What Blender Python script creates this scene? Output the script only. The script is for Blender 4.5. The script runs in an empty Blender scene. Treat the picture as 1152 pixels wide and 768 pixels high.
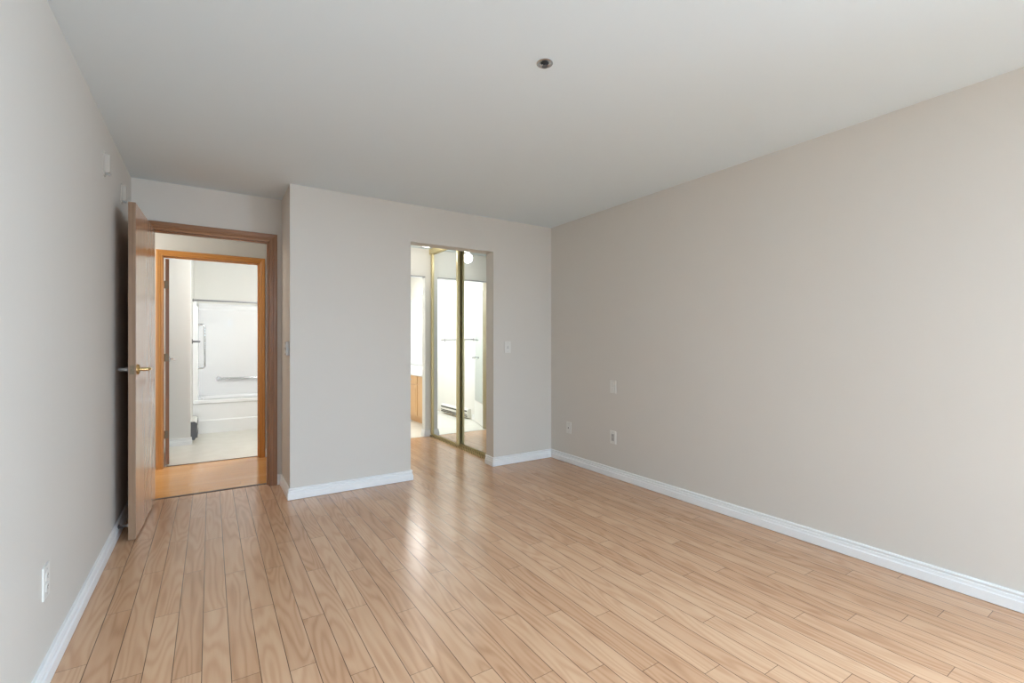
import bpy, bmesh, math, random
from mathutils import Vector, Matrix
random.seed(4)
C = bpy.context.scene.collection
S = bpy.context.scene
PI = math.pi

# ------------------------------------------------------------------ camera
CAM_H, FPX, YAW, V0 = 1.1993, 524.15, 32.917, 387.39
cd = bpy.data.cameras.new('camera'); cam = bpy.data.objects.new('camera', cd); C.objects.link(cam)
cam.location = (0, 0, CAM_H); cam.rotation_euler = (PI/2, 0, -math.radians(YAW))
cd.sensor_fit = 'HORIZONTAL'; cd.sensor_width = 36.0; cd.lens = FPX/1152*36.0
cd.shift_y = (V0-384)/1152; cd.clip_start = 0.02
S.camera = cam

# ------------------------------------------------------------------ exposure, world, large lights
S.view_settings.view_transform = 'Standard'; S.view_settings.look = 'None'
S.view_settings.gamma = 1.0; S.view_settings.use_curve_mapping = False
S.view_settings.exposure = 0.0
S.cycles.max_bounces = 14; S.cycles.diffuse_bounces = 8; S.cycles.glossy_bounces = 6
W = bpy.data.worlds.new('world'); S.world = W; W.use_nodes = True
W.node_tree.nodes['Background'].inputs[0].default_value = (0.80, 0.90, 1.0, 1)
W.node_tree.nodes['Background'].inputs[1].default_value = 0.8

def area(name, loc, rot, sx, sy, power, col):
    l = bpy.data.lights.new(name, 'AREA'); l.shape = 'RECTANGLE'; l.size = sx; l.size_y = sy
    l.energy = power; l.color = col
    o = bpy.data.objects.new(name, l); C.objects.link(o); o.location = loc
    o.rotation_euler = tuple(math.radians(a) for a in rot)
    return o
def bulb(name, loc, r, power, col):
    l = bpy.data.lights.new(name, 'POINT'); l.shadow_soft_size = r; l.energy = power; l.color = col
    o = bpy.data.objects.new(name, l); C.objects.link(o); o.location = loc
    return o
REAR = -2.7
XRW = 3.054
DAY = (0.76, 0.98, 1.22)
area('sky_daylight', (1.6, REAR-2.2, 2.85), (72, 0, 0), 6.0, 2.0, 780, DAY)          # bright sky seen from the rear window
area('window_daylight', (1.45, REAR-.12, 1.42), (90, 0, 0), 2.0, 1.5, 8, (.74, .95, 1.2))   # softer light from the horizon and the ground outside
area('left_wall_fill', (XRW+.45, -1.75, 1.72), (0, 70, 0), 1.5, 1.5, 400, DAY)     # added fill that brightens the left wall, through an unseen side window
area('hall_end_light', (-1.42, 5.08, 1.5), (90, 0, -90), .8, 1.6, 10, (1, .93, .84))  # warm area light by the closed left end of the hall

# ------------------------------------------------------------------ material helpers
def newmat(name):
    m = bpy.data.materials.new(name); m.use_nodes = True
    return m, m.node_tree, m.node_tree.nodes['Principled BSDF']
def srgb(r, g, b):
    f = lambda c: (c/255/12.92) if c/255 <= .04045 else ((c/255+.055)/1.055)**2.4
    return (f(r), f(g), f(b), 1)
def simple(name, col, rough=.5, metal=0.0, bump=0, bscale=200, coat=0, var=0.0, emit=None, estr=0):
    m, t, b = newmat(name)
    b.inputs['Base Color'].default_value = col; b.inputs['Roughness'].default_value = rough
    b.inputs['Metallic'].default_value = metal; b.inputs['Coat Weight'].default_value = coat
    geo = t.nodes.new('ShaderNodeNewGeometry')
    n = t.nodes.new('ShaderNodeTexNoise'); n.inputs['Scale'].default_value = bscale; n.inputs['Detail'].default_value = 3
    t.links.new(geo.outputs['Position'], n.inputs['Vector'])
    if bump:
        bp = t.nodes.new('ShaderNodeBump'); bp.inputs['Strength'].default_value = bump; bp.inputs['Distance'].default_value = .001
        t.links.new(n.outputs['Fac'], bp.inputs['Height']); t.links.new(bp.outputs['Normal'], b.inputs['Normal'])
    if var:
        n2 = t.nodes.new('ShaderNodeTexNoise'); n2.inputs['Scale'].default_value = 3; n2.inputs['Detail'].default_value = 4
        t.links.new(geo.outputs['Position'], n2.inputs['Vector'])
        mx = t.nodes.new('ShaderNodeMix'); mx.data_type = 'RGBA'
        mx.inputs[6].default_value = tuple(c*(1-var) for c in col[:3])+(1,)
        mx.inputs[7].default_value = tuple(min(1, c*(1+var)) for c in col[:3])+(1,)
        t.links.new(n2.outputs['Fac'], mx.inputs[0]); t.links.new(mx.outputs[2], b.inputs['Base Color'])
    if emit:
        b.inputs['Emission Color'].default_value = emit; b.inputs['Emission Strength'].default_value = estr
    return m

def planks(name, x0, w, L, off, along, base, dark, light, rough=.3, seam=.0011, ringmix=.55, seamdark=.28):
    """laminate boards: per-board tone, contour-line oak grain, dark V-grooves.  along='Y' boards run in Y."""
    m, t, b = newmat(name); N = t.nodes; K = t.links
    geo = N.new('ShaderNodeNewGeometry'); sp = N.new('ShaderNodeSeparateXYZ'); K.new(geo.outputs['Position'], sp.inputs[0])
    ax, ay = ('X', 'Y') if along == 'Y' else ('Y', 'X')
    def M(op, a, bb=None, c=None):
        n = N.new('ShaderNodeMath'); n.operation = op
        for i, v in enumerate((a, bb, c)):
            if v is None: continue
            if isinstance(v, (int, float)): n.inputs[i].default_value = v
            else: K.new(v, n.inputs[i])
        return n.outputs[0]
    u = M('DIVIDE', M('SUBTRACT', sp.outputs[ax], x0), w)
    iu = M('FLOOR', u); fu = M('FRACT', u)
    wn0 = N.new('ShaderNodeTexWhiteNoise'); wn0.noise_dimensions = '1D'; K.new(iu, wn0.inputs['W'])
    v = M('DIVIDE', M('SUBTRACT', sp.outputs[ay], M('ADD', off, M('ADD', M('MULTIPLY', iu, .40), M('MULTIPLY', wn0.outputs['Value'], .10)))), L)
    iv = M('FLOOR', v); fv = M('FRACT', v)
    cb = N.new('ShaderNodeCombineXYZ'); K.new(iu, cb.inputs[0]); K.new(iv, cb.inputs[1])
    wn = N.new('ShaderNodeTexWhiteNoise'); wn.noise_dimensions = '2D'; K.new(cb.outputs[0], wn.inputs['Vector'])
    rnd = wn.outputs['Value']; rcol = wn.outputs['Color']
    rs = N.new('ShaderNodeSeparateColor'); K.new(rcol, rs.inputs[0])
    # grain coordinates, shifted per board
    g = N.new('ShaderNodeCombineXYZ')
    K.new(M('ADD', M('MULTIPLY', sp.outputs[ax], 8.0), M('MULTIPLY', rnd, 31.0)), g.inputs[0])
    K.new(M('ADD', M('MULTIPLY', sp.outputs[ay], .85), M('MULTIPLY', rs.outputs[1], 17.0)), g.inputs[1])
    n1 = N.new('ShaderNodeTexNoise'); n1.inputs['Scale'].default_value = 1.0; n1.inputs['Detail'].default_value = 1.6; n1.inputs['Roughness'].default_value = .45
    K.new(g.outputs[0], n1.inputs['Vector'])
    rings = M('SINE', M('MULTIPLY', n1.outputs['Fac'], 88.0))
    rings = M('POWER', M('ADD', M('MULTIPLY', rings, .5), .5), 1.6)
    g2 = N.new('ShaderNodeCombineXYZ')
    K.new(M('ADD', M('MULTIPLY', sp.outputs[ax], 260.0), M('MULTIPLY', rnd, 50.0)), g2.inputs[0])
    K.new(M('MULTIPLY', sp.outputs[ay], 9.0), g2.inputs[1])
    n2 = N.new('ShaderNodeTexNoise'); n2.inputs['Scale'].default_value = 1.0; n2.inputs['Detail'].default_value = 3
    K.new(g2.outputs[0], n2.inputs['Vector'])
    g3 = N.new('ShaderNodeCombineXYZ')
    K.new(M('ADD', M('MULTIPLY', sp.outputs[ax], 24.0), M('MULTIPLY', rnd, 20.0)), g3.inputs[0])
    K.new(M('MULTIPLY', sp.outputs[ay], 2.2), g3.inputs[1])
    n3 = N.new('ShaderNodeTexNoise'); n3.inputs['Scale'].default_value = 1.0; n3.inputs['Detail'].default_value = 2
    K.new(g3.outputs[0], n3.inputs['Vector'])
    fac = M('ADD', M('MULTIPLY', rings, ringmix*.5), M('ADD', M('MULTIPLY', n2.outputs['Fac'], .20), M('MULTIPLY', n3.outputs['Fac'], .50)))
    fac = M('ADD', fac, M('MULTIPLY', M('SUBTRACT', rnd, .5), .30))
    fac = M('SUBTRACT', fac, .04)
    ramp = N.new('ShaderNodeValToRGB'); K.new(fac, ramp.inputs[0])
    ramp.color_ramp.elements[0].position = .12; ramp.color_ramp.elements[0].color = light
    ramp.color_ramp.elements[1].position = 1.0; ramp.color_ramp.elements[1].color = dark
    e = ramp.color_ramp.elements.new(.5); e.color = base
    # seams
    du = M('MULTIPLY', M('MINIMUM', fu, M('SUBTRACT', 1.0, fu)), w)
    dv = M('MULTIPLY', M('MINIMUM', fv, M('SUBTRACT', 1.0, fv)), L)
    sm = N.new('ShaderNodeMapRange'); sm.inputs['From Min'].default_value = seam*.35; sm.inputs['From Max'].default_value = seam
    sm.inputs['To Min'].default_value = 1; sm.inputs['To Max'].default_value = 0
    K.new(M('MINIMUM', du, M('MULTIPLY', dv, 1.5)), sm.inputs['Value'])
    mx = N.new('ShaderNodeMix'); mx.data_type = 'RGBA'; mx.inputs[7].default_value = tuple(c*seamdark for c in dark[:3])+(1,)
    K.new(M('MULTIPLY', sm.outputs[0], .9), mx.inputs[0]); K.new(ramp.outputs[0], mx.inputs[6])
    K.new(mx.outputs[2], b.inputs['Base Color'])
    K.new(M('ADD', rough, M('MULTIPLY', n2.outputs['Fac'], .10)), b.inputs['Roughness'])
    bp = N.new('ShaderNodeBump'); bp.inputs['Strength'].default_value = .25; bp.inputs['Distance'].default_value = .0006
    K.new(M('ADD', M('MULTIPLY', sm.outputs[0], -1.0), M('MULTIPLY', n3.outputs['Fac'], .25)), bp.inputs['Height']); K.new(bp.outputs['Normal'], b.inputs['Normal'])
    return m

def wood(name, base, dark, rough=.35, axis='Z', scale=60, coat=.0):
    m, t, b = newmat(name); N = t.nodes; K = t.links
    tc = N.new('ShaderNodeTexCoord'); mp = N.new('ShaderNodeMapping'); K.new(tc.outputs['Object'], mp.inputs[0])
    s = {'Z': (scale, scale, 1.3), 'X': (1.3, scale, scale), 'Y': (scale, 1.3, scale)}[axis]
    mp.inputs['Scale'].default_value = s
    n = N.new('ShaderNodeTexNoise'); n.inputs['Scale'].default_value = 1.0; n.inputs['Detail'].default_value = 4; K.new(mp.outputs[0], n.inputs['Vector'])
    r = N.new('ShaderNodeValToRGB'); K.new(n.outputs['Fac'], r.inputs[0])
    r.color_ramp.elements[0].position = .3; r.color_ramp.elements[0].color = dark
    r.color_ramp.elements[1].position = .7; r.color_ramp.elements[1].color = base
    K.new(r.outputs[0], b.inputs['Base Color']); b.inputs['Roughness'].default_value = rough; b.inputs['Coat Weight'].default_value = coat
    b.inputs['Coat Roughness'].default_value = .12
    return m

def vinyl(name):
    m, t, b = newmat(name); N = t.nodes; K = t.links
    geo = N.new('ShaderNodeNewGeometry'); n = N.new('ShaderNodeTexNoise'); n.inputs['Scale'].default_value = 7; n.inputs['Detail'].default_value = 6
    K.new(geo.outputs['Position'], n.inputs['Vector'])
    r = N.new('ShaderNodeValToRGB'); K.new(n.outputs['Fac'], r.inputs[0])
    r.color_ramp.elements[0].color = srgb(205, 202, 190); r.color_ramp.elements[1].color = srgb(226, 224, 216)
    K.new(r.outputs[0], b.inputs['Base Color']); b.inputs['Roughness'].default_value = .35
    return m

def striped(name, col, darkcol, axis, pitch):   # ribbed metal channel
    m, t, b = newmat(name); N = t.nodes; K = t.links
    geo = N.new('ShaderNodeNewGeometry'); sp = N.new('ShaderNodeSeparateXYZ'); K.new(geo.outputs['Position'], sp.inputs[0])
    d = N.new('ShaderNodeMath'); d.operation = 'MULTIPLY'; d.inputs[1].default_value = 2*PI/pitch; K.new(sp.outputs[axis], d.inputs[0])
    s = N.new('ShaderNodeMath'); s.operation = 'SINE'; K.new(d.outputs[0], s.inputs[0])
    g = N.new('ShaderNodeMath'); g.operation = 'GREATER_THAN'; g.inputs[1].default_value = .3; K.new(s.outputs[0], g.inputs[0])
    mx = N.new('ShaderNodeMix'); mx.data_type = 'RGBA'; mx.inputs[6].default_value = col; mx.inputs[7].default_value = darkcol
    K.new(g.outputs[0], mx.inputs[0]); K.new(mx.outputs[2], b.inputs['Base Color'])
    b.inputs['Metallic'].default_value = .9; b.inputs['Roughness'].default_value = .3
    return m

M_WALL = simple('wall_paint', srgb(208, 203, 195), .62, bump=.12, bscale=260)
M_HALLWALL = simple('hall_wall_paint', srgb(200, 199, 194), .6, bump=.1, bscale=260)
M_BATHWALL = simple('bathroom_wall_paint', srgb(222, 221, 216), .5, bump=.08, bscale=260)
M_CEIL = simple('ceiling_paint', srgb(218, 229, 235), .8, bump=.15, bscale=320)
M_BASE = simple('baseboard_paint', srgb(233, 234, 234), .32)
M_WHITE = simple('white_plastic', srgb(219, 217, 211), .35)
M_WHITE2 = simple('white_paint', srgb(228, 228, 224), .4)
M_FLOOR = planks('oak_laminate', -.0265, .0905, .92, .60, 'Y', srgb(195, 153, 119), srgb(164, 120, 86), srgb(209, 171, 137), rough=.17, ringmix=.54, seam=.0018, seamdark=.02)
M_HALLFLOOR = planks('honey_oak_laminate', .01, .0905, 1.2, .2, 'X', srgb(208, 150, 88), srgb(190, 128, 64), srgb(220, 168, 108), rough=.12, ringmix=.15)
M_VINYL = vinyl('bathroom_vinyl')
M_DOOR = wood('door_veneer', srgb(192, 150, 118), srgb(182, 139, 107), .24, 'Z', 45, coat=.35)
M_EDGE = wood('door_edge_wood', srgb(150, 122, 98), srgb(132, 104, 80), .4, 'Z', 60)
M_OAKZ = wood('oak_casing_upright', srgb(158, 112, 74), srgb(128, 86, 52), .3, 'Z', 70)
M_OAKX = wood('oak_casing_head', srgb(158, 112, 74), srgb(128, 86, 52), .3, 'X', 70)
M_HONZ = wood('honey_casing_upright', srgb(202, 144, 76), srgb(178, 116, 50), .3, 'Z', 70)
M_HONX = wood('honey_casing_head', srgb(202, 144, 76), srgb(178, 116, 50), .3, 'X', 70)
M_VANITY = wood('vanity_oak', srgb(206, 164, 112), srgb(190, 144, 92), .35, 'Z', 50)
M_BRASS = simple('brass', (.72, .53, .24, 1), .22, 1.0)
M_BRONZE = simple('aged_bronze', (.22, .17, .11, 1), .5, .6)
M_GOLD = simple('gold_anodised_frame', (.64, .55, .30, 1), .35, .3)
M_TRACK = striped('gold_track', (.66, .54, .30, 1), (.10, .08, .04, 1), 1, .034)
M_CHROME = simple('chrome', (.62, .63, .65, 1), .18, 1.0)
M_BRACKET = simple('bracket_paint', srgb(188, 182, 172), .55)
M_STEEL = simple('brushed_steel', (.34, .34, .35, 1), .35, 1.0)
M_DARK = simple('dark_slot', (.02, .02, .022, 1), .5)
M_DGREY = simple('dark_grey_metal', srgb(92, 94, 97), .4, .3)
M_LGREY = simple('light_grey_plastic', srgb(176, 174, 170), .4)
M_MIRROR = simple('mirror_glass', (.86, .91, .93, 1), .01, 1.0)
M_TINT = simple('tinted_mirror', (.70, .76, .76, 1), .03, 1.0)
M_ACRYL = simple('white_acrylic', srgb(238, 239, 240), .2, coat=.25)
M_HEAT = simple('heater_enamel', srgb(222, 221, 214), .35)
M_GLOBE = simple('lit_glass_dome', (1, 1, 1, 1), .3, emit=(1, .93, .82, 1), estr=5)
M_GLASS, _t, _b = newmat('window_glass'); _b.inputs['Transmission Weight'].default_value = 1; _b.inputs['Roughness'].default_value = 0; _b.inputs['IOR'].default_value = 1.0

# ------------------------------------------------------------------ mesh helpers
def bx(bm, x0, x1, y0, y1, z0, z1, bev=0):
    r = bmesh.ops.create_cube(bm, size=1.0)
    vs = r['verts']
    for v in vs:
        v.co = Vector(((x0+x1)/2+v.co.x*(x1-x0), (y0+y1)/2+v.co.y*(y1-y0), (z0+z1)/2+v.co.z*(z1-z0)))
    if bev:
        es = list({e for v in vs for e in v.link_edges})
        bmesh.ops.bevel(bm, geom=es, offset=bev, segments=2, affect='EDGES', profile=.6)
    return bm
def box(*a, bev=0): return bx(bmesh.new(), *a, bev=bev)
def cyl(bm, p0, p1, r0, r1=None, seg=20, cap=True):
    r1 = r0 if r1 is None else r1
    p0, p1 = Vector(p0), Vector(p1); d = p1-p0
    q = d.to_track_quat('Z', 'Y').to_matrix().to_4x4()
    mt = Matrix.Translation((p0+p1)/2) @ q
    bmesh.ops.create_cone(bm, cap_ends=cap, segments=seg, radius1=r0, radius2=r1, depth=d.length, matrix=mt)
    return bm
def tube(bm, pts, r, seg=12):
    pts = [Vector(p) for p in pts]; rings = []
    up = None
    for i, p in enumerate(pts):
        d = (pts[min(i+1, len(pts)-1)]-pts[max(i-1, 0)]).normalized()
        if up is None:
            up = d.orthogonal().normalized()
        else:
            up = (up-d*up.dot(d)).normalized()
        s = d.cross(up)
        rings.append([bm.verts.new(p+(up*math.cos(2*PI*k/seg)+s*math.sin(2*PI*k/seg))*r) for k in range(seg)])
    for a, b in zip(rings, rings[1:]):
        for k in range(seg):
            bm.faces.new((a[k], a[(k+1) % seg], b[(k+1) % seg], b[k]))
    bm.faces.new(rings[0][::-1]); bm.faces.new(rings[-1])
    return bm
def lathe(bm, prof, origin, axis='Z', seg=32):
    o = Vector(origin); rings = []
    ax = {'Z': (Vector((1, 0, 0)), Vector((0, 1, 0)), Vector((0, 0, 1))),
          'X': (Vector((0, 1, 0)), Vector((0, 0, 1)), Vector((1, 0, 0))),
          'Y': (Vector((0, 0, 1)), Vector((1, 0, 0)), Vector((0, 1, 0)))}[axis]
    for r, h in prof:
        rr = max(r, 1e-5)
        rings.append([bm.verts.new(o+ax[0]*rr*math.cos(2*PI*k/seg)+ax[1]*rr*math.sin(2*PI*k/seg)+ax[2]*h) for k in range(seg)])
    for a, b in zip(rings, rings[1:]):
        for k in range(seg):
            bm.faces.new((a[k], a[(k+1) % seg], b[(k+1) % seg], b[k]))
    bm.faces.new(rings[0][::-1]); bm.faces.new(rings[-1])
    return bm
def sweep(bm, path, prof, side=1):
    """extrude profile [(offset, z)] along a 2D path with mitred corners; offset to the right of travel * side."""
    P = [Vector(p) for p in path]; n = len(P); secs = []
    for i in range(n):
        def nrm(a, b):
            d = (b-a).normalized(); return Vector((d.y, -d.x))*side
        if i == 0: m = nrm(P[0], P[1])
        elif i == n-1: m = nrm(P[-2], P[-1])
        else:
            a, b = nrm(P[i-1], P[i]), nrm(P[i], P[i+1]); m = (a+b)/(1+a.dot(b))
        secs.append([bm.verts.new((P[i].x+m.x*o, P[i].y+m.y*o, z)) for o, z in prof])
    k = len(prof)
    for a, b in zip(secs, secs[1:]):
        for j in range(k):
            bm.faces.new((a[j], a[(j+1) % k], b[(j+1) % k], b[j]))
    bm.faces.new(secs[0]); bm.faces.new(secs[-1][::-1])
    return bm

def smooth(me):
    me.polygons.foreach_set('use_smooth', [True]*len(me.polygons))
    try: me.set_sharp_from_angle(angle=math.radians(35))
    except Exception: pass
def props(o, label=None, cat=None, group=None, kind=None):
    if label: o['label'] = label
    if cat: o['category'] = cat
    if group: o['group'] = group
    if kind: o['kind'] = kind
def wloc(p):
    v = Vector((0, 0, 0))
    while p: v = v+p.location; p = p.parent
    return v
def obj(name, bm, mat, parent=None, local=False, round_=False, label=None, cat=None, group=None, kind=None):
    bmesh.ops.recalc_face_normals(bm, faces=bm.faces[:])
    if parent is None:
        xs = [v.co for v in bm.verts]
        o0 = Vector(((min(v.x for v in xs)+max(v.x for v in xs))/2, (min(v.y for v in xs)+max(v.y for v in xs))/2, min(v.z for v in xs)))
        loc = o0
    else:
        o0 = Vector((0, 0, 0)) if local else wloc(parent); loc = Vector((0, 0, 0))
    bmesh.ops.translate(bm, verts=bm.verts[:], vec=-o0)
    me = bpy.data.meshes.new(name); bm.to_mesh(me); bm.free()
    me.materials.append(mat)
    if round_: smooth(me)
    o = bpy.data.objects.new(name, me); C.objects.link(o); o.location = loc
    if parent: o.parent = parent
    props(o, label, cat, group, kind)
    return o
def thing(name, label, cat, loc, rotz=0, group=None, kind=None):
    o = bpy.data.objects.new(name, None); C.objects.link(o); o.empty_display_size = .1
    o.location = loc; o.rotation_euler = (0, 0, rotz); props(o, label, cat, group, kind)
    return o
def struct(name, bm, mat, label, cat=None, parent=None, round_=False):
    return obj(name, bm, mat, parent, label=label, cat=cat or name.split('_')[0], kind='structure', round_=round_)

# ------------------------------------------------------------------ room measures
XL, XR, YB, YA = -.494, 3.054, 3.948, 4.44      # left wall, right wall, back wall face, alcove wall face
XBX = .515                                      # alcove's right side wall
OL, OR, OH = 1.488, 2.339, 2.111                # passage opening in the back wall
H = 2.44
YF = 8.20                                       # far wall of the bathrooms
YP = 5.70                                       # passage / bathroom line

# floors
b = bmesh.new()
bx(b, XL-.05, XR+.02, REAR-.05, YB, -.06, 0); bx(b, XL-.05, XBX+.02, YB, 4.512, -.06, 0); bx(b, OL-.12, XR, YB, YP+.012, -.06, 0)
struct('floor', b, M_FLOOR, 'oak laminate floor with long narrow boards running away from the camera', 'floor')
struct('floor_hall', box(-1.5, 1.36, 4.535, YP-.02, -.06, 0), M_HALLFLOOR, 'honey coloured wood floor of the small hall beyond the open door', 'floor')
struct('floor_bathroom', box(-1.1, 1.32, YP, YF, -.06, .002), M_VINYL, 'pale mottled bathroom floor in front of the tub', 'floor')
struct('floor_ensuite', box(1.42, XR, YP+.018, YF, -.06, .002), M_VINYL, 'pale bathroom floor beyond the mirrored doors beside the wooden vanity', 'floor')
struct('trim_1', box(-.395, .415, 4.508, 4.54, -.02, .003), simple('dark_floor_joint', srgb(70, 50, 36), .5), 'dark joint strip across the floor under the open wooden door frame', 'trim')
struct('trim_2', box(-.36, .43, YP-.024, YP-.004, -.02, .004), simple('dark_floor_joint_2', srgb(96, 74, 56), .5), 'dark joint strip between hall floor and bathroom floor', 'trim')
# ceiling
struct('ceiling', box(-1.5, XR+.1, REAR-.1, YF+.1, H, H+.1), M_CEIL, 'smooth flat white ceiling', 'ceiling')

# walls
struct('wall_left', box(XL-.1, XL, REAR-.1, YA, 0, H), M_WALL, 'long grey-beige wall at the left edge', 'wall')
b = bmesh.new()
SY0, SY1 = -2.5, -1.0  # gap in the right wall for the added side window
bx(b, XR, XR+.1, SY1, YF+.1, 0, H); bx(b, XR, XR+.1, REAR-.1, SY0, 0, H); bx(b, XR, XR+.1, SY0, SY1, 0, .60); bx(b, XR, XR+.1, SY0, SY1, 2.18, H)
struct('wall_right', b, M_WALL, 'long bare grey-beige wall on the right', 'wall')
b = bmesh.new()
YT = 4.09
bx(b, XBX, OL, YB, YT, 0, H); bx(b, OR, XR, YB, YT, 0, H); bx(b, OL, OR, YB, YT, OH, H); bx(b, XBX, XBX+.1, YT, 4.54, 0, H)
struct('wall_back', b, M_WALL, 'grey-beige back wall with the uncased opening to the mirrored closet passage', 'wall')
b = bmesh.new()
D1L, D1R, D1H = -.402, .427, 2.083
bx(b, XL-.1, D1L, YA, 4.54, 0, H); bx(b, D1R, XBX, YA, 4.54, 0, H); bx(b, D1L, D1R, YA, 4.54, D1H, H)
struct('wall_alcove', b, M_WALL, 'recessed wall holding the wooden framed doorway', 'wall')
b = bmesh.new()
D2L, D2R, D2H = -.396, .445, 2.068
bx(b, -1.5, D2L, 5.60, YP, 0, H); bx(b, D2R, 1.36, 5.60, YP, 0, H); bx(b, D2L, D2R, 5.60, YP, D2H, H)
bx(b, XL-.1-.9, XL-.1, 4.44, 4.54, 0, H); bx(b, -1.6, -1.5, 4.44, YP, 0, H)
struct('wall_hall', b, M_HALLWALL, 'pale hall wall around the second wooden door frame', 'wall')
struct('wall_passage_left', box(1.36, OL, YT, YP, 0, H), M_WALL, 'left side wall of the closet passage', 'wall')
b = bmesh.new()
E1, E2 = 1.65, 2.345
bx(b, 1.32, E1, YP, 5.80, 0, H); bx(b, E2, XR, YP, 5.80, 0, H); bx(b, E1, E2, YP, 5.80, 2.085, H)
struct('wall_ensuite', b, M_BATHWALL, 'pale wall end and header between the closet passage and the bright bathroom', 'wall')
struct('wall_partition', box(1.32, 1.42, 5.80, YF, 0, H), M_BATHWALL, 'white wall between the two bathrooms, seen in the mirrored doors', 'wall')
b = bmesh.new(); bx(b, -1.1, -.20, 6.765, YF, 0, H)
struct('wall_bathroom_left', b, M_BATHWALL, 'pale wall corner left of the bathtub', 'wall')
struct('wall_bathroom_side', box(-1.2, -1.1, YP, YF, 0, H), M_BATHWALL, 'hidden left side wall of the bathroom behind the brown door', 'wall')
struct('wall_far', box(-1.1, XR, YF, YF+.1, 0, H), M_BATHWALL, 'pale far wall above the tub surround', 'wall')
# rear wall with the window that lights the room
WX0, WX1, WZ0, WZ1 = .45, 2.45, .60, 2.18
b = bmesh.new()
bx(b, XL, WX0, REAR-.1, REAR, 0, H); bx(b, WX1, XR, REAR-.1, REAR, 0, H)
bx(b, WX0, WX1, REAR-.1, REAR, 0, WZ0); bx(b, WX0, WX1, REAR-.1, REAR, WZ1, H)
struct('wall_rear', b, M_WALL, 'grey-beige wall behind the camera with the window', 'wall')
w = thing('window_1', 'white framed sliding window behind the camera', 'window', ((WX0+WX1)/2, REAR-.05, WZ0), kind='structure')
b = bmesh.new()
for a in ((WX0, WX1, WZ0, WZ0+.05), (WX0, WX1, WZ1-.05, WZ1), (WX0, WX0+.05, WZ0, WZ1), (WX1-.05, WX1, WZ0, WZ1), (1.43, 1.47, WZ0, WZ1)):
    bx(b, a[0], a[1], REAR-.08, REAR-.03, a[2], a[3])
obj('window_frame', b, M_WHITE2, w)

w = thing('window_added', 'unseen white framed window added in the right wall behind the camera', 'window', (XR+.05, (SY0+SY1)/2, .60), kind='structure')  # unseen window, added to let in the fill for the left wall
b = bmesh.new()
for a in ((SY0, SY1, .60, .65), (SY0, SY1, 2.13, 2.18), (SY0, SY0+.05, .65, 2.13), (SY1-.05, SY1, .65, 2.13)):
    bx(b, XR+.03, XR+.08, a[0], a[1], a[2], a[3])
obj('window_frame', b, M_WHITE2, w)

# baseboards
PB = [(0, .003), (.018, .003), (.018, .048), (.0135, .053), (.013, .066), (.0065, .071), (.0065, .074), (.013, .077), (.0135, .083), (.010, .089), (0, .089)]
struct('baseboard_left', sweep(bmesh.new(), [(XL, REAR), (XL, YA), (-.462, YA)], PB), M_BASE, 'white moulded baseboard along the left wall', 'baseboard')
struct('baseboard_back', sweep(bmesh.new(), [(.479, YA), (XBX, YA), (XBX, YB), (OL, YB), (OL, YT)], PB), M_BASE, 'white moulded baseboard wrapping the wall between door and passage', 'baseboard')
struct('baseboard_right', sweep(bmesh.new(), [(OR, YT), (OR, YB), (XR, YB), (XR, REAR)], PB), M_BASE, 'white moulded baseboard from the passage jamb along the right wall', 'baseboard')
struct('baseboard_hall', sweep(bmesh.new(), [(.493, 5.60), (1.36, 5.60)], PB), M_BASE, 'short white baseboard on the hall wall right of the second door frame', 'baseboard')
struct('baseboard_bathroom', sweep(bmesh.new(), [(-1.1, 6.765), (-.20, 6.765), (-.20, 6.80)], PB), M_BASE, 'white baseboard on the bathroom wall beside the heater', 'baseboard')
struct('baseboard_ensuite', sweep(bmesh.new(), [(E2, 5.80), (E2, YP), (2.412, YP)], PB), M_BASE, 'white baseboard on the wall end beside the mirrored doors', 'baseboard')
struct('baseboard_partition', sweep(bmesh.new(), [(1.42, 5.82), (1.42, 6.55)], PB), M_BASE, 'white baseboard behind the bathroom door, seen in the mirror', 'baseboard')

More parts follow.
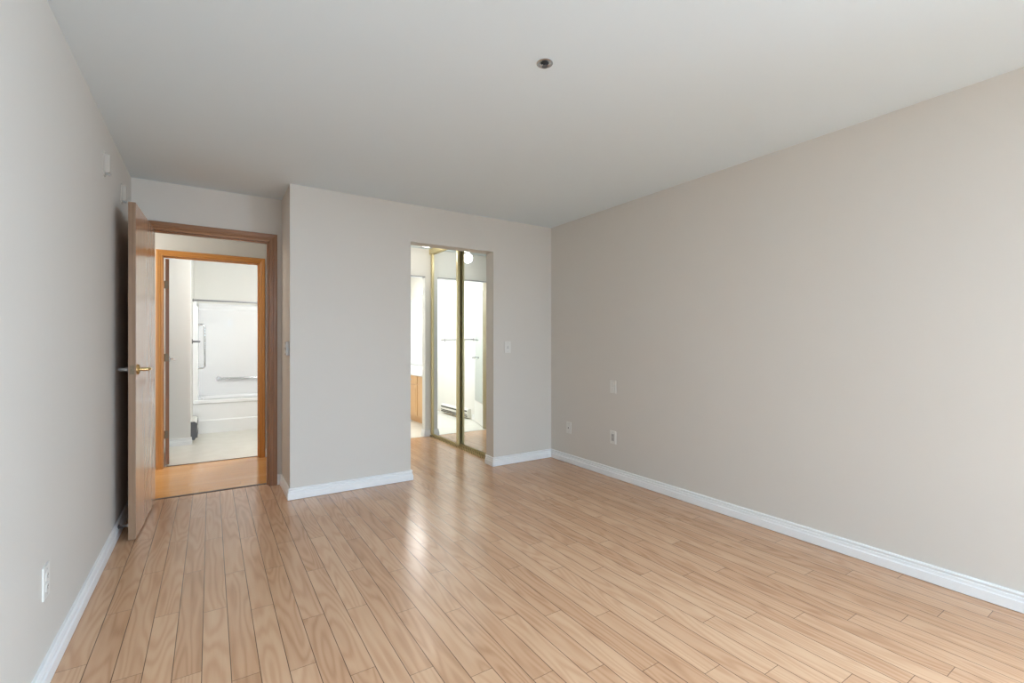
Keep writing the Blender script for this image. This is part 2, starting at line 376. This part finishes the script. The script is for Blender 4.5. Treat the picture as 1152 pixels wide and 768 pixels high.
# ------------------------------------------------------------------ door casings
def frame(name, x0, x1, z1, yf, yb_, cw, mz, mx, label, hinge_side):
    """jamb lining + moulded casing around an opening x0..x1, head z1, wall faces yf..yb_ ; clear opening is 12 mm smaller"""
    t = thing(name, label, 'door frame', ((x0+x1)/2, yf, 0), kind='structure')
    J = .012; cl, cr, ct = x0+J, x1-J, z1-J
    for nm, a in (('side_jamb', (x0, cl)), ('side_jamb', (cr, x1))):
        o = obj(nm, box(a[0], a[1], yf, yb_, 0, z1), mz, t)
    obj('head_jamb', box(cl, cr, yf, yb_, ct, z1), mx, t)
    b = bmesh.new(); ys = yf+.04
    bx(b, cl, cl+.004, ys, ys+.03, 0, ct); bx(b, cr-.01, cr, ys, ys+.03, 0, ct)
    obj('door_stop_bead', b, mz, t)
    obj('door_stop_bead', box(cl+.004, cr-.01, ys, ys+.03, ct-.01, ct), mx, t)
    # casing profile: thick outer edge, cove, thin inner edge
    prof = [(0, 0), (.006, 0), (.009, .010), (.009, .016), (.012, .020), (.012, .030), (.015, .038), (.016, cw-.006), (.013, cw), (0, cw)]  # (depth, distance out from opening)
    for side in (-1, 1):
        b = bmesh.new(); e = cl if side < 0 else cr
        lo = [b.verts.new((e+side*d, yf-dp, 0)) for dp, d in prof]
        hi = [b.verts.new((e+side*d, yf-dp, ct+d)) for dp, d in prof]
        n = len(prof)
        for j in range(n): b.faces.new((lo[j], lo[(j+1) % n], hi[(j+1) % n], hi[j]))
        b.faces.new(lo); b.faces.new(hi[::-1])
        obj('side_casing', b, mz, t)
    b = bmesh.new()
    lo = [b.verts.new((cl-d, yf-dp, ct+d)) for dp, d in prof]
    hi = [b.verts.new((cr+d, yf-dp, ct+d)) for dp, d in prof]
    n = len(prof)
    for j in range(n): b.faces.new((lo[j], lo[(j+1) % n], hi[(j+1) % n], hi[j]))
    b.faces.new(lo); b.faces.new(hi[::-1])
    obj('head_casing', b, mx, t)
    return t
frame('door_frame_1', D1L, D1R, D1H, YA, 4.54, .064, M_OAKZ, M_OAKX, 'brown oak frame of the nearer doorway in the recess', 'L')
frame('door_frame_2', D2L, D2R, D2H, 5.60, YP, .055, M_HONZ, M_HONX, 'honey oak frame of the bathroom doorway seen through the hall', 'L')

# ------------------------------------------------------------------ doors
def hinge(parent, x, y, z, mat, flip=1):
    b = bmesh.new(); cyl(b, (x, y, z-.045), (x, y, z+.045), .007, seg=12)
    cyl(b, (x, y, z+.045), (x, y, z+.052), .009, .004, seg=12); cyl(b, (x, y, z-.052), (x, y, z-.045), .004, .009, seg=12)
    bx(b, x, x+.035*flip, y-.001, y+.0015, z-.045, z+.045)
    return obj('hinge', b, mat, parent, local=True, round_=True)
def lever(parent, x, y, z, nd, ld, mat, L=.105):
    """lever handle: rosette on face, neck out along y*nd, lever along x*ld (local to door)"""
    b = bmesh.new(); prof = [(.033, 0), (.033, .004), (.028, .009), (.016, .012)]
    lathe(b, [(r, h*nd) for r, h in prof], (x, y, z), 'Y', 28)
    o = obj('rosette', b, mat, parent, local=True, round_=True)
    b = bmesh.new()
    pts = [(x, y, z), (x, y+nd*.035, z), (x+ld*.004, y+nd*.046, z), (x+ld*.014, y+nd*.052, z), (x+ld*.05, y+nd*.053, z), (x+ld*L, y+nd*.050, z-.003)]
    tube(b, pts, .0105, 14)
    return obj('door_handle', b, mat, parent, local=True, round_=True)

# main bedroom door: local frame, +X from hinge edge to latch edge, thickness from y=0 (pin side) to y=+T
T = .036; WD = .796
def leaf(name, label, loc, ang, width, z0, z1, mface, medge, kind='structure', th=T, ty=1):
    t = thing(name, label, 'door', loc, ang, kind=kind)
    y0, y1 = (0, th) if ty > 0 else (-th, 0)
    b = box(0.003, width-.003, y0, y1, z0, z1)
    obj('door_panel', b, mface, t, local=True)
    b = bmesh.new(); bx(b, 0, .003, y0, y1, z0, z1); bx(b, width-.003, width, y0, y1, z0, z1)
    obj('edge_band', b, medge, t, local=True)
    return t
# closed door lies along +X from (-.338,4.44); swung -95.6 deg into the room
ANG = -math.radians(92.2)
d1 = leaf('door_1', 'tall plain oak veneer door standing open against the left wall', (-.388, 4.432, 0), ANG, WD, .012, 2.066, M_DOOR, M_EDGE)
# local +y after this rotation points to world +X : face y=T is the visible right face, y=0 faces the left wall
lever(d1, WD-.065, T, 1.045, 1, -1, M_BRASS)
lever(d1, WD-.065, 0, 1.045, -1, -1, M_CHROME, .10)
b = box(WD-.0005, WD+.0012, .007, .029, 1.018, 1.072); obj('latch_plate', b, M_BRONZE, d1, local=True)
b = box(WD+.001, WD+.009, .012, .024, 1.038, 1.052, bev=.002); obj('latch_bolt', b, M_BRONZE, d1, local=True)
for z in (.25, 1.05, 1.85): hinge(d1, 0, -.006, z, M_BRASS)

# bathroom door 1: hinged left in frame 2, swung into the bathroom, seen hinge edge on
d2 = leaf('door_2', 'brown bathroom door swung inward, seen edge on behind the honey oak frame', (-.343, 5.722, 0), math.radians(93.6), .72, .012, 2.045, M_DOOR, M_OAKZ, th=.030)
for ch in d2.children: pass
lever(d2, .655, 0, 1.04, -1, -1, M_CHROME, .10)
lever(d2, .655, .030, 1.04, 1, -1, M_CHROME, .10)
for z in (.31, 1.07, 1.79):
    b = bmesh.new(); cyl(b, (-.004, .035, z-.038), (-.004, .035, z+.038), .006, seg=12); bx(b, -.002, .0005, .006, .034, z-.038, z+.038)
    obj('hinge', b, M_BRONZE, d2, local=True, round_=True)

# ensuite door with a full length mirror, seen only in the mirrored closet doors
a3 = math.atan2(6.40-5.815, 1.475-1.640)
d3 = leaf('door_3', 'white bathroom door with a long mirror, seen in the mirrored closet doors', (1.640, 5.812, 0), a3, .61, .012, 2.06, M_WHITE2, M_WHITE2, ty=1)
# right-hand (local -y) side faces +X world
b = box(.05, .56, -.006, 0, .33, 1.98); o = obj('mirror_backing', b, M_WHITE, d3, local=True)
b = box(.06, .55, -.0075, -.006, .345, 1.965); obj('mirror_pane', b, M_TINT, o, local=True)
lever(d3, .585, 0, 1.0, -1, -1, M_CHROME, .09)
for z in (.25, 1.05, 1.80):
    b = bmesh.new(); cyl(b, (-.006, -.002, z-.045), (-.006, -.002, z+.045), .007, seg=12); obj('hinge', b, M_CHROME, d3, local=True, round_=True)
# gold-brown door jamb liner on the left side of the ensuite opening
struct('trim_3', box(E1, E1+.012, YP-.012, 5.80, 0, 2.085), simple('olive_jamb_paint', srgb(150, 138, 104), .4), 'olive brown wooden jamb seen at the right edge of the mirrored doors', 'trim')
struct('trim_4', box(E1+.012, E2, YP-.006, 5.80, 2.075, 2.085), M_STEEL, 'thin dark metal strip under the header of the bright bathroom opening', 'trim')

# ------------------------------------------------------------------ mirrored closet doors
def mirror_door(name, label, x, y0, y1, z0=.022, z1=2.388):
    t = thing(name, label, 'mirrored door', (x, (y0+y1)/2, z0), group=None)
    obj('mirror_pane', box(x+.004, x+.012, y0+.02, y1-.02, z0+.02, z1-.02), M_MIRROR, t)
    for a, c in ((y0, y0+.045), (y1-.045, y1)):
        obj('stile', box(x-.010, x+.015, a, c, z0, z1, bev=.003), M_GOLD, t)
    obj('top_rail', box(x-.004, x+.015, y0+.045, y1-.045, z1-.022, z1), M_GOLD, t)
    obj('bottom_rail', box(x-.004, x+.015, y0+.045, y1-.045, z0, z0+.016), M_GOLD, t)
    return t
mirror_door('mirrored_sliding_door', 'farther gold framed mirrored closet door, beside the bright bathroom', 2.428, 4.895, 5.690)
mirror_door('mirrored_sliding_door', 'nearer gold framed mirrored closet door, next to the right jamb', 2.457, 4.110, 4.985)
b = bmesh.new(); bx(b, 2.405, 2.49, YT+.005, YP, 0, .007)
for x in (2.405, 2.445, 2.486): bx(b, x, x+.004, YT+.005, YP, .007, .020)
obj('closet_floor_track', b, M_TRACK, label='gold metal floor track under the mirrored closet doors', cat='door track')
b = bmesh.new(); bx(b, 2.400, 2.49, YT+.005, YP, 2.43, H)
bx(b, 2.400, 2.404, YT+.005, YP, 2.372, 2.43); bx(b, 2.486, 2.49, YT+.005, YP, 2.372, 2.43)
obj('closet_top_track', b, M_GOLD, label='gold metal top track fixed to the ceiling above the mirrored doors', cat='door track')

# passage ceiling dome
t = thing('ceiling_dome_light', 'lit round frosted dome on the ceiling of the closet passage', 'ceiling light', (2.19, 5.25, H-.11))
obj('base_plate', lathe(bmesh.new(), [(.125, H), (.125, H-.015), (.118, H-.02)], (2.19, 5.25, 0), 'Z', 40), M_WHITE, t, round_=True)
prof = [(.112*math.cos(a), H-.02-.050*math.sin(a)) for a in [i*PI/2/10 for i in range(11)]]
obj('lamp_shade', lathe(bmesh.new(), prof, (2.19, 5.25, 0), 'Z', 40), M_GLOBE, t, round_=True)
bulb('passage_bulb', (2.19, 5.25, H-.15), .06, 3.0, (1, .96, .90))

# ------------------------------------------------------------------ ensuite: vanity, wall mirror, light bar, heater, towel bar
VX = 2.61
t = thing('vanity_cabinet', 'light oak vanity cabinet with doors and drawer at the far right', 'cabinet', (2.83, 7.0, 0))
b = bmesh.new(); bx(b, VX+.02, XR-.004, 6.02, 8.18, .10, .73); bx(b, VX+.08, XR-.004, 6.02, 8.18, .002, .10)
obj('body', b, M_VANITY, t)
for (y0, y1, z0, z1, kind, ky) in ((6.66, 7.10, .60, .715, 'drawer', 6.88), (6.66, 7.10, .125, .585, 'door', 7.03), (6.06, 6.64, .125, .715, 'door', 6.14),
                                   (7.12, 7.62, .125, .715, 'door', 7.2), (7.64, 8.14, .125, .715, 'door', 8.06)):
    p = obj(kind, box(VX, VX+.02, y0, y1, z0, z1, bev=.003), M_VANITY, t)
    if kind == 'door':
        bq = bmesh.new(); bx(bq, VX-.004, VX+.002, y0+.05, y1-.05, z0+.05, z1-.05, bev=.002); obj('raised_panel', bq, M_VANITY, p)
    bq = bmesh.new(); lathe(bq, [(.006, 0), (.006, -.014), (.015, -.018), (.015, -.026), (.008, -.030)], (VX, ky, .66 if kind == 'drawer' else .50), 'X', 20)
    obj('knob', bq, M_WHITE, p, round_=True, label='small white round knob')
b = bmesh.new(); bx(b, VX-.03, XR-.002, 6.0, 8.19, .731, .762, bev=.004); bx(b, XR-.022, XR-.002, 6.0, 8.19, .762, .83)
obj('vanity_countertop', b, M_ACRYL, label='white vanity countertop with low backsplash on the oak cabinet', cat='countertop')
t = thing('wall_mirror', 'large frameless mirror on the wall behind the white vanity countertop', 'mirror', (XR-.004, 7.1, .84))
obj('mirror_pane', box(XR-.010, XR-.004, 6.05, 8.16, .85, 2.00), M_MIRROR, t)
obj('mirror_channel', box(XR-.014, XR-.002, 6.05, 8.16, .835, .85), M_CHROME, t)
t = thing('vanity_light_bar', 'bar of round lit bulbs above the bathroom mirror', 'wall light', (XR-.03, 6.9, 2.08))
obj('base_plate', box(XR-.04, XR-.002, 6.3, 7.5, 2.03, 2.13, bev=.005), M_CHROME, t)
for k in range(4):
    y = 6.45+.3*k
    o = obj('light_bulb', lathe(bmesh.new(), [(.02, 0), (.02, -.02)]+[(.05*math.sin(a), -.062+.05*math.cos(a)) for a in [PI*.15+i*PI*.85/10 for i in range(11)]], (XR-.04, y, 2.08), 'X', 24), M_GLOBE, t, round_=True)
area('vanity_light', (XR-.16, 6.9, 2.08), (0, 70, 0), .12, 1.2, 32, (1, .985, .96))
area('ensuite_light', (2.2, 7.0, 2.41), (0, 0, 0), 1.0, 1.4, 24, (1, .985, .96))
HX = 1.42
def heater(name, label, x, y0, y1, z0, z1, endmat, sgn=1):
    t = thing(name, label, 'heater', (x, (y0+y1)/2, z0)); dp = .065*sgn
    prof = [(0, z0), (dp*.55, z0), (dp*.95, z0+.05), (dp, z1-.055), (dp*.92, z1-.02), (dp*.6, z1), (0, z1)]
    b = bmesh.new(); lo = [b.verts.new((x+px, y0+.02, pz)) for px, pz in prof]; hi = [b.verts.new((x+px, y1-.02, pz)) for px, pz in prof]
    n = len(prof)
    for j in range(n): b.faces.new((lo[j], lo[(j+1) % n], hi[(j+1) % n], hi[j]))
    b.faces.new(lo); b.faces.new(hi[::-1]); obj('heater_body', b, M_HEAT, t)
    for a, c in ((y0, y0+.02), (y1-.02, y1)):
        b = bmesh.new(); lo = [b.verts.new((x+px*1.03, a, pz)) for px, pz in prof]; hi = [b.verts.new((x+px*1.03, c, pz)) for px, pz in prof]
        for j in range(n): b.faces.new((lo[j], lo[(j+1) % n], hi[(j+1) % n], hi[j]))
        b.faces.new(lo); b.faces.new(hi[::-1]); obj('end_cap', b, endmat, t)
    xo = x+dp
    for zz, h in ((z1-.038, .020), (z0+.058, .010), (z0+.030, .010)):
        b = bmesh.new(); a0, a1 = sorted((xo-.012*sgn, xo+.0025*sgn)); bx(b, a0, a1, y0+.025, y1-.025, zz-h/2, zz+h/2)
        obj('air_slot', b, M_DARK, t)
    return t
heater('baseboard_heater', 'white baseboard heater with dark slots, seen in the mirrored doors', HX, 6.62, 7.52, .02, .17, M_HEAT)
t = thing('towel_bar', 'steel towel bar on the white wall, seen in the mirrored doors', 'towel bar', (HX, 7.0, 1.28))
b = tube(bmesh.new(), [(HX+.06, 6.50, 1.28), (HX+.06, 7.50, 1.28)], .012); obj('bar', b, M_STEEL, t, round_=True)
for y in (6.52, 7.48):
    b = bmesh.new(); cyl(b, (HX, y, 1.28), (HX+.008, y, 1.28), .026); cyl(b, (HX+.008, y, 1.28), (HX+.062, y, 1.28), .011); obj('bar_mount', b, M_STEEL, t, round_=True)

# ------------------------------------------------------------------ bathroom 1: tub, surround, grab bars, rod, heater
TY0, TY1, TX0, TX1 = 7.50, YF-.03, -.197, 1.317
RZ = .455
b = bmesh.new()
# apron: front profile in (y,z) extruded along x
prof = [(TY0+.010, .002), (TY0+.010, .17), (TY0+.022, .185), (TY0+.022, .395), (TY0, .41), (TY0, RZ-.01), (TY0+.012, RZ), (TY0+.09, RZ), (TY0+.09, .002)]
lo = [b.verts.new((TX0, y, z)) for y, z in prof]; hi = [b.verts.new((TX1, y, z)) for y, z in prof]; n = len(prof)
for j in range(n): b.faces.new((lo[j], lo[(j+1) % n], hi[(j+1) % n], hi[j]))
b.faces.new(lo); b.faces.new(hi[::-1])
# rim and basin
def loop(x0, x1, y0, y1, z, r, seg=6):
    out = []
    for cx, cy, a0 in ((x1-r, y1-r, 0), (x0+r, y1-r, PI/2), (x0+r, y0+r, PI), (x1-r, y0+r, 3*PI/2)):
        for k in range(seg+1):
            a = a0+k*PI/2/seg; out.append(b.verts.new((cx+r*math.cos(a), cy+r*math.sin(a), z)))
    return out
Ls = [loop(TX0, TX1, TY0+.05, TY1, RZ, .001), loop(TX0+.08, TX1-.08, TY0+.09, TY1-.06, RZ, .12), loop(TX0+.10, TX1-.09, TY0+.105, TY1-.075, RZ-.03, .12), loop(TX0+.20, TX1-.14, TY0+.16, TY1-.12, .10, .12)]
for A, B in zip(Ls, Ls[1:]):
    for k in range(len(A)): b.faces.new((A[k], A[(k+1) % len(A)], B[(k+1) % len(B)], B[k]))
b.faces.new(Ls[-1])
t = thing('bathtub', 'white acrylic bathtub with panelled apron under the tall surround', 'bathtub', (.56, TY0+.3, 0))
obj('tub_shell', b, M_ACRYL, t)
obj('drain', lathe(bmesh.new(), [(.03, .101), (.03, .105), (.02, .108)], (.05, 7.85, 0), 'Z', 20), M_CHROME, t, round_=True)
# surround: three walls in one moulded shell
ST = 1.80; SI = -.14
SP = [(0, RZ+.001), (.057, RZ+.001), (.057, 1.70), (.045, 1.72), (.045, 1.775), (.03, 1.80), (0, 1.80)]
obj('tub_surround_panel', sweep(bmesh.new(), [(TX0+.0575, YF-.003), (TX1-.0575, YF-.003)], SP), M_ACRYL, label='wide glossy white wall panel behind the bathtub', cat='tub surround')
obj('tub_surround_panel', sweep(bmesh.new(), [(TX0, TY0+.01), (TX0, YF-.003)], SP), M_ACRYL, label='narrow glossy white wall panel at the left end of the bathtub', cat='tub surround')
obj('tub_surround_panel', sweep(bmesh.new(), [(TX1, YF-.003), (TX1, TY0+.01)], SP), M_ACRYL, label='glossy white wall panel at the right end of the bathtub', cat='tub surround')
# rod
t = thing('shower_curtain_rod', 'thin steel shower rod across the top of the tub surround', 'shower rod', (.56, TY0+.03, 1.79))
obj('rod', tube(bmesh.new(), [(-.19, TY0-.01, 1.79), (1.31, TY0-.01, 1.79)], .0125), M_STEEL, t, round_=True)
for x, s in ((-.1995, 1), (1.3195, -1)):
    b = bmesh.new(); cyl(b, (x, TY0-.01, 1.79), (x+.012*s, TY0-.01, 1.79), .018, .022); obj('rod_flange', b, M_STEEL, t, round_=True)
# grab bars
def arc_bar(pts, r): return tube(bmesh.new(), pts, r, 14)
t = thing('grab_bar', 'upright curved steel grab bar on the left end of the tub surround', 'grab bar', (SI, 7.57, .88))
gx, gy, z0, z1 = SI+.0005, 7.58, .88, 1.47
pts = [(gx, gy, z1)]+[(gx+.04+.035*math.sin(a), gy, z1-.035+.035*math.cos(a)) for a in [i*PI/2/6 for i in range(7)]]
pts += [(gx+.04+.035*math.cos(a), gy, z0+.035-.035*math.sin(a)) for a in [i*PI/2/6 for i in range(7)]]+[(gx, gy, z0)]
obj('bar', arc_bar(pts, .013), M_CHROME, t, round_=True)
for z in (z0, z1): obj('bar_mount', cyl(bmesh.new(), (gx-.001, gy, z), (gx+.008, gy, z), .033), M_CHROME, t, round_=True)
t = thing('grab_bar', 'long horizontal steel grab bar on the back of the tub surround', 'grab bar', (.6, 8.10, .70))
gy = YF-.0618; gz = .70
pts = [(.10, gy, gz), (.105, gy-.03, gz), (.13, gy-.042, gz), (1.03, gy-.042, gz), (1.055, gy-.03, gz), (1.06, gy, gz)]
obj('bar', arc_bar(pts, .0125), M_CHROME, t, round_=True)
for x in (.10, 1.06): obj('bar_mount', cyl(bmesh.new(), (x, gy+.001, gz), (x, gy-.008, gz), .033), M_CHROME, t, round_=True)
# small dark chrome fitting left of upright bar
t = thing('shower_valve', 'small dark metal fitting sticking out beside the upright grab bar', 'shower fitting', (-.14, 7.56, 1.235))
b = bmesh.new(); cyl(b, (-.1995, 7.30, 1.238), (-.190, 7.30, 1.238), .03); obj('escutcheon', b, M_DGREY, t, round_=True)
b = bmesh.new(); tube(b, [(-.192, 7.30, 1.238), (-.15, 7.30, 1.238), (-.115, 7.32, 1.236)], .012); obj('valve_handle', b, M_DGREY, t, round_=True)
# heater on bathroom wall near the corner
heater('baseboard_heater', 'short heater with dark end cap low on the wall left of the bathtub', -.20, 6.83, 7.42, .04, .262, M_DGREY)
bulb('bathroom_light', (.80, 6.05, 2.25), .16, 50, (1, .985, .97))
t = thing('bathroom_ceiling_dome', 'round ceiling light of the bathroom with the tub, above the doorway', 'ceiling light', (.80, 6.05, H-.06))
obj('lamp_shade', lathe(bmesh.new(), [(.13, H), (.13, H-.02), (.11, H-.045), (.06, H-.06)], (.80, 6.05, 0), 'Z', 32), M_WHITE, t, round_=True)
bulb('hall_light', (-1.0, 5.07, 2.25), .08, 11, (1, .93, .84))

# ------------------------------------------------------------------ wall plates
def plate(name, label, cat, wall, c, z, w=.072, h=.116, th=.006, face='blank', group=None):
    """wall: 'R' right wall (-X normal), 'L' left wall (+X normal), 'B' back wall (-Y normal), 'S' alcove side (-X normal)"""
    X = {'R': XR, 'L': XL, 'S': XBX}.get(wall)
    def P(u0, u1, z0, z1, d0, d1):
        if wall in 'RS': return (X-d1, X-d0, c+u0, c+u1, z+z0, z+z1)
        if wall == 'L': return (X+d0, X+d1, c+u0, c+u1, z+z0, z+z1)
        return (c+u0, c+u1, YB-d1, YB-d0, z+z0, z+z1)
    base = {'R': (X, c, z-h/2), 'S': (X, c, z-h/2), 'L': (X, c, z-h/2), 'B': (c, YB, z-h/2)}[wall]
    t = thing(name, label, cat, base, group=group)
    obj('cover_plate', box(*P(-w/2, w/2, -h/2, h/2, 0, th), bev=.0018), M_WHITE, t)
    if face == 'duplex':
        for s in (1, -1):
            r = obj('receptacle', box(*P(-.0165, .0165, s*.0195-.014, s*.0195+.014, th-.001, th+.002), bev=.0015), M_WHITE, t)
            for du in (-.006, .006): obj('slot', box(*P(du-.0012, du+.0012, s*.0195-.002, s*.0195+.006, th+.0015, th+.0024)), M_DARK, r)
            obj('ground_hole', box(*P(-.002, .002, s*.0195-.009, s*.0195-.005, th+.0015, th+.0024)), M_DARK, r)
    elif face == 'decora':
        r = obj('receptacle', box(*P(-.017, .017, -.033, .033, th-.001, th+.003), bev=.0015), M_LGREY, t)
        for s in (1, -1):
            for du in (-.006, .006): obj('slot', box(*P(du-.0012, du+.0012, s*.018-.003, s*.018+.006, th+.0025, th+.0034)), M_DARK, r)
    elif face == 'jack':
        r = obj('jack', box(*P(-.009, .009, -.010, .010, th-.001, th+.004), bev=.001), M_WHITE, t)
        obj('socket_hole', box(*P(-.006, .006, -.006, .006, th+.003, th+.0045)), M_DARK, r)
    elif face == 'toggle':
        r = obj('switch_frame', box(*P(-.006, .006, -.013, .013, th-.001, th+.001)), M_LGREY, t)
        obj('toggle', box(*P(-.004, .004, -.002, .008, th, th+.011), bev=.001), M_WHITE, t)
    elif face == 'two':
        for s in (1, -1): obj('rocker', box(*P(-.014, .014, s*.022-.017, s*.022+.017, th-.001, th+.003), bev=.001), M_WHITE, t)
    if face != 'two':
        for s in (1, -1):
            obj('screw', box(*P(-.0025, .0025, s*(h/2-.014)-.0025, s*(h/2-.014)+.0025, th-.0005, th+.0006)), M_LGREY, t)
    return t
plate('wall_switch', 'white plate halfway up the right wall, above an outlet', 'light switch', 'R', 3.034, .818, face='two')
plate('wall_outlet', 'white outlet low on the right wall, directly below a plate', 'outlet', 'R', 3.034, .362, face='decora')
plate('wall_jack', 'white jack plate low on the right wall, nearest the back corner', 'wall jack', 'R', 3.652, .356, face='jack')
plate('light_switch', 'white light switch on the back wall right of the mirrored passage', 'light switch', 'B', 2.502, 1.172, face='toggle')
plate('wall_outlet', 'white outlet low on the left wall in the foreground', 'outlet', 'L', 2.292, .358, w=.074, face='duplex')
# control on the alcove's side wall
t = thing('wall_control', 'small grey wall control on the corner right of the wooden door frame', 'wall control', (XBX, 4.04, 1.115))
obj('control_body', box(XBX-.022, XBX, 3.985, 4.085, 1.115, 1.222, bev=.003), M_LGREY, t)
for z in (1.145, 1.190): obj('rocker', box(XBX-.026, XBX-.021, 4.01, 4.06, z-.016, z+.016, bev=.0015), M_WHITE, t)

# two brackets high on the left wall
for y, lab in ((3.385, 'white bracket high on the left wall, the nearer of two'), (3.985, 'white bracket high on the left wall, just above the open door')):
    t = thing('wall_bracket', lab, 'bracket', (XL, y, 2.13), group=None)
    obj('back_plate', box(XL, XL+.006, y-.018, y+.018, 2.13, 2.26, bev=.001), M_BRACKET, t)
    obj('arm', box(XL+.005, XL+.027, y-.009, y+.009, 2.152, 2.25, bev=.003), M_BRACKET, t)
    b = tube(bmesh.new(), [(XL+.006, y, 2.165), (XL+.014, y, 2.144), (XL+.022, y, 2.138), (XL+.029, y, 2.148)], .006, 10)
    obj('hook', b, M_LGREY, t, round_=True)

# door stop on the left baseboard
t = thing('door_stop', 'dark spring door stop on the left baseboard behind the open door', 'door stop', (XL+.012, 3.76, .06))
b = cyl(bmesh.new(), (XL+.010, 3.762, .066), (XL+.019, 3.762, .066), .017, .012); obj('flange', b, M_DGREY, t, round_=True)
pts = []
for i in range(141):
    a = i/140*2*PI*7; pts.append((XL+.018+.040*i/140, 3.762+.007*math.cos(a), .066+.007*math.sin(a)))
obj('spring', tube(bmesh.new(), pts, .0018, 6), M_STEEL, t, round_=True)
obj('rubber_tip', cyl(bmesh.new(), (XL+.056, 3.762, .066), (XL+.070, 3.762, .066), .010, .009), M_WHITE, t, round_=True)

# ceiling sprinkler
sx, sy = 1.238, 1.647
t = thing('ceiling_sprinkler', 'small chrome fire sprinkler recessed in the ceiling', 'sprinkler', (sx, sy, H-.018))
obj('escutcheon', lathe(bmesh.new(), [(.036, H), (.036, H-.003), (.031, H-.005), (.021, H-.003), (.018, H+.0)], (sx, sy, 0), 'Z', 36), M_CHROME, t, round_=True)
obj('sprinkler_body', lathe(bmesh.new(), [(.018, H-.001), (.013, H-.006), (.008, H-.008), (.006, H-.012)], (sx, sy, 0), 'Z', 24), M_DARK, t, round_=True)
for s in (1, -1):
    obj('frame_arm', tube(bmesh.new(), [(sx+s*.010, sy, H-.006), (sx+s*.012, sy, H-.010), (sx+s*.009, sy, H-.014), (sx+s*.002, sy, H-.016)], .002, 8), M_CHROME, t, round_=True)
obj('deflector', lathe(bmesh.new(), [(.003, H-.014), (.013, H-.0155), (.013, H-.017), (.003, H-.018)], (sx, sy, 0), 'Z', 24), M_DGREY, t, round_=True)
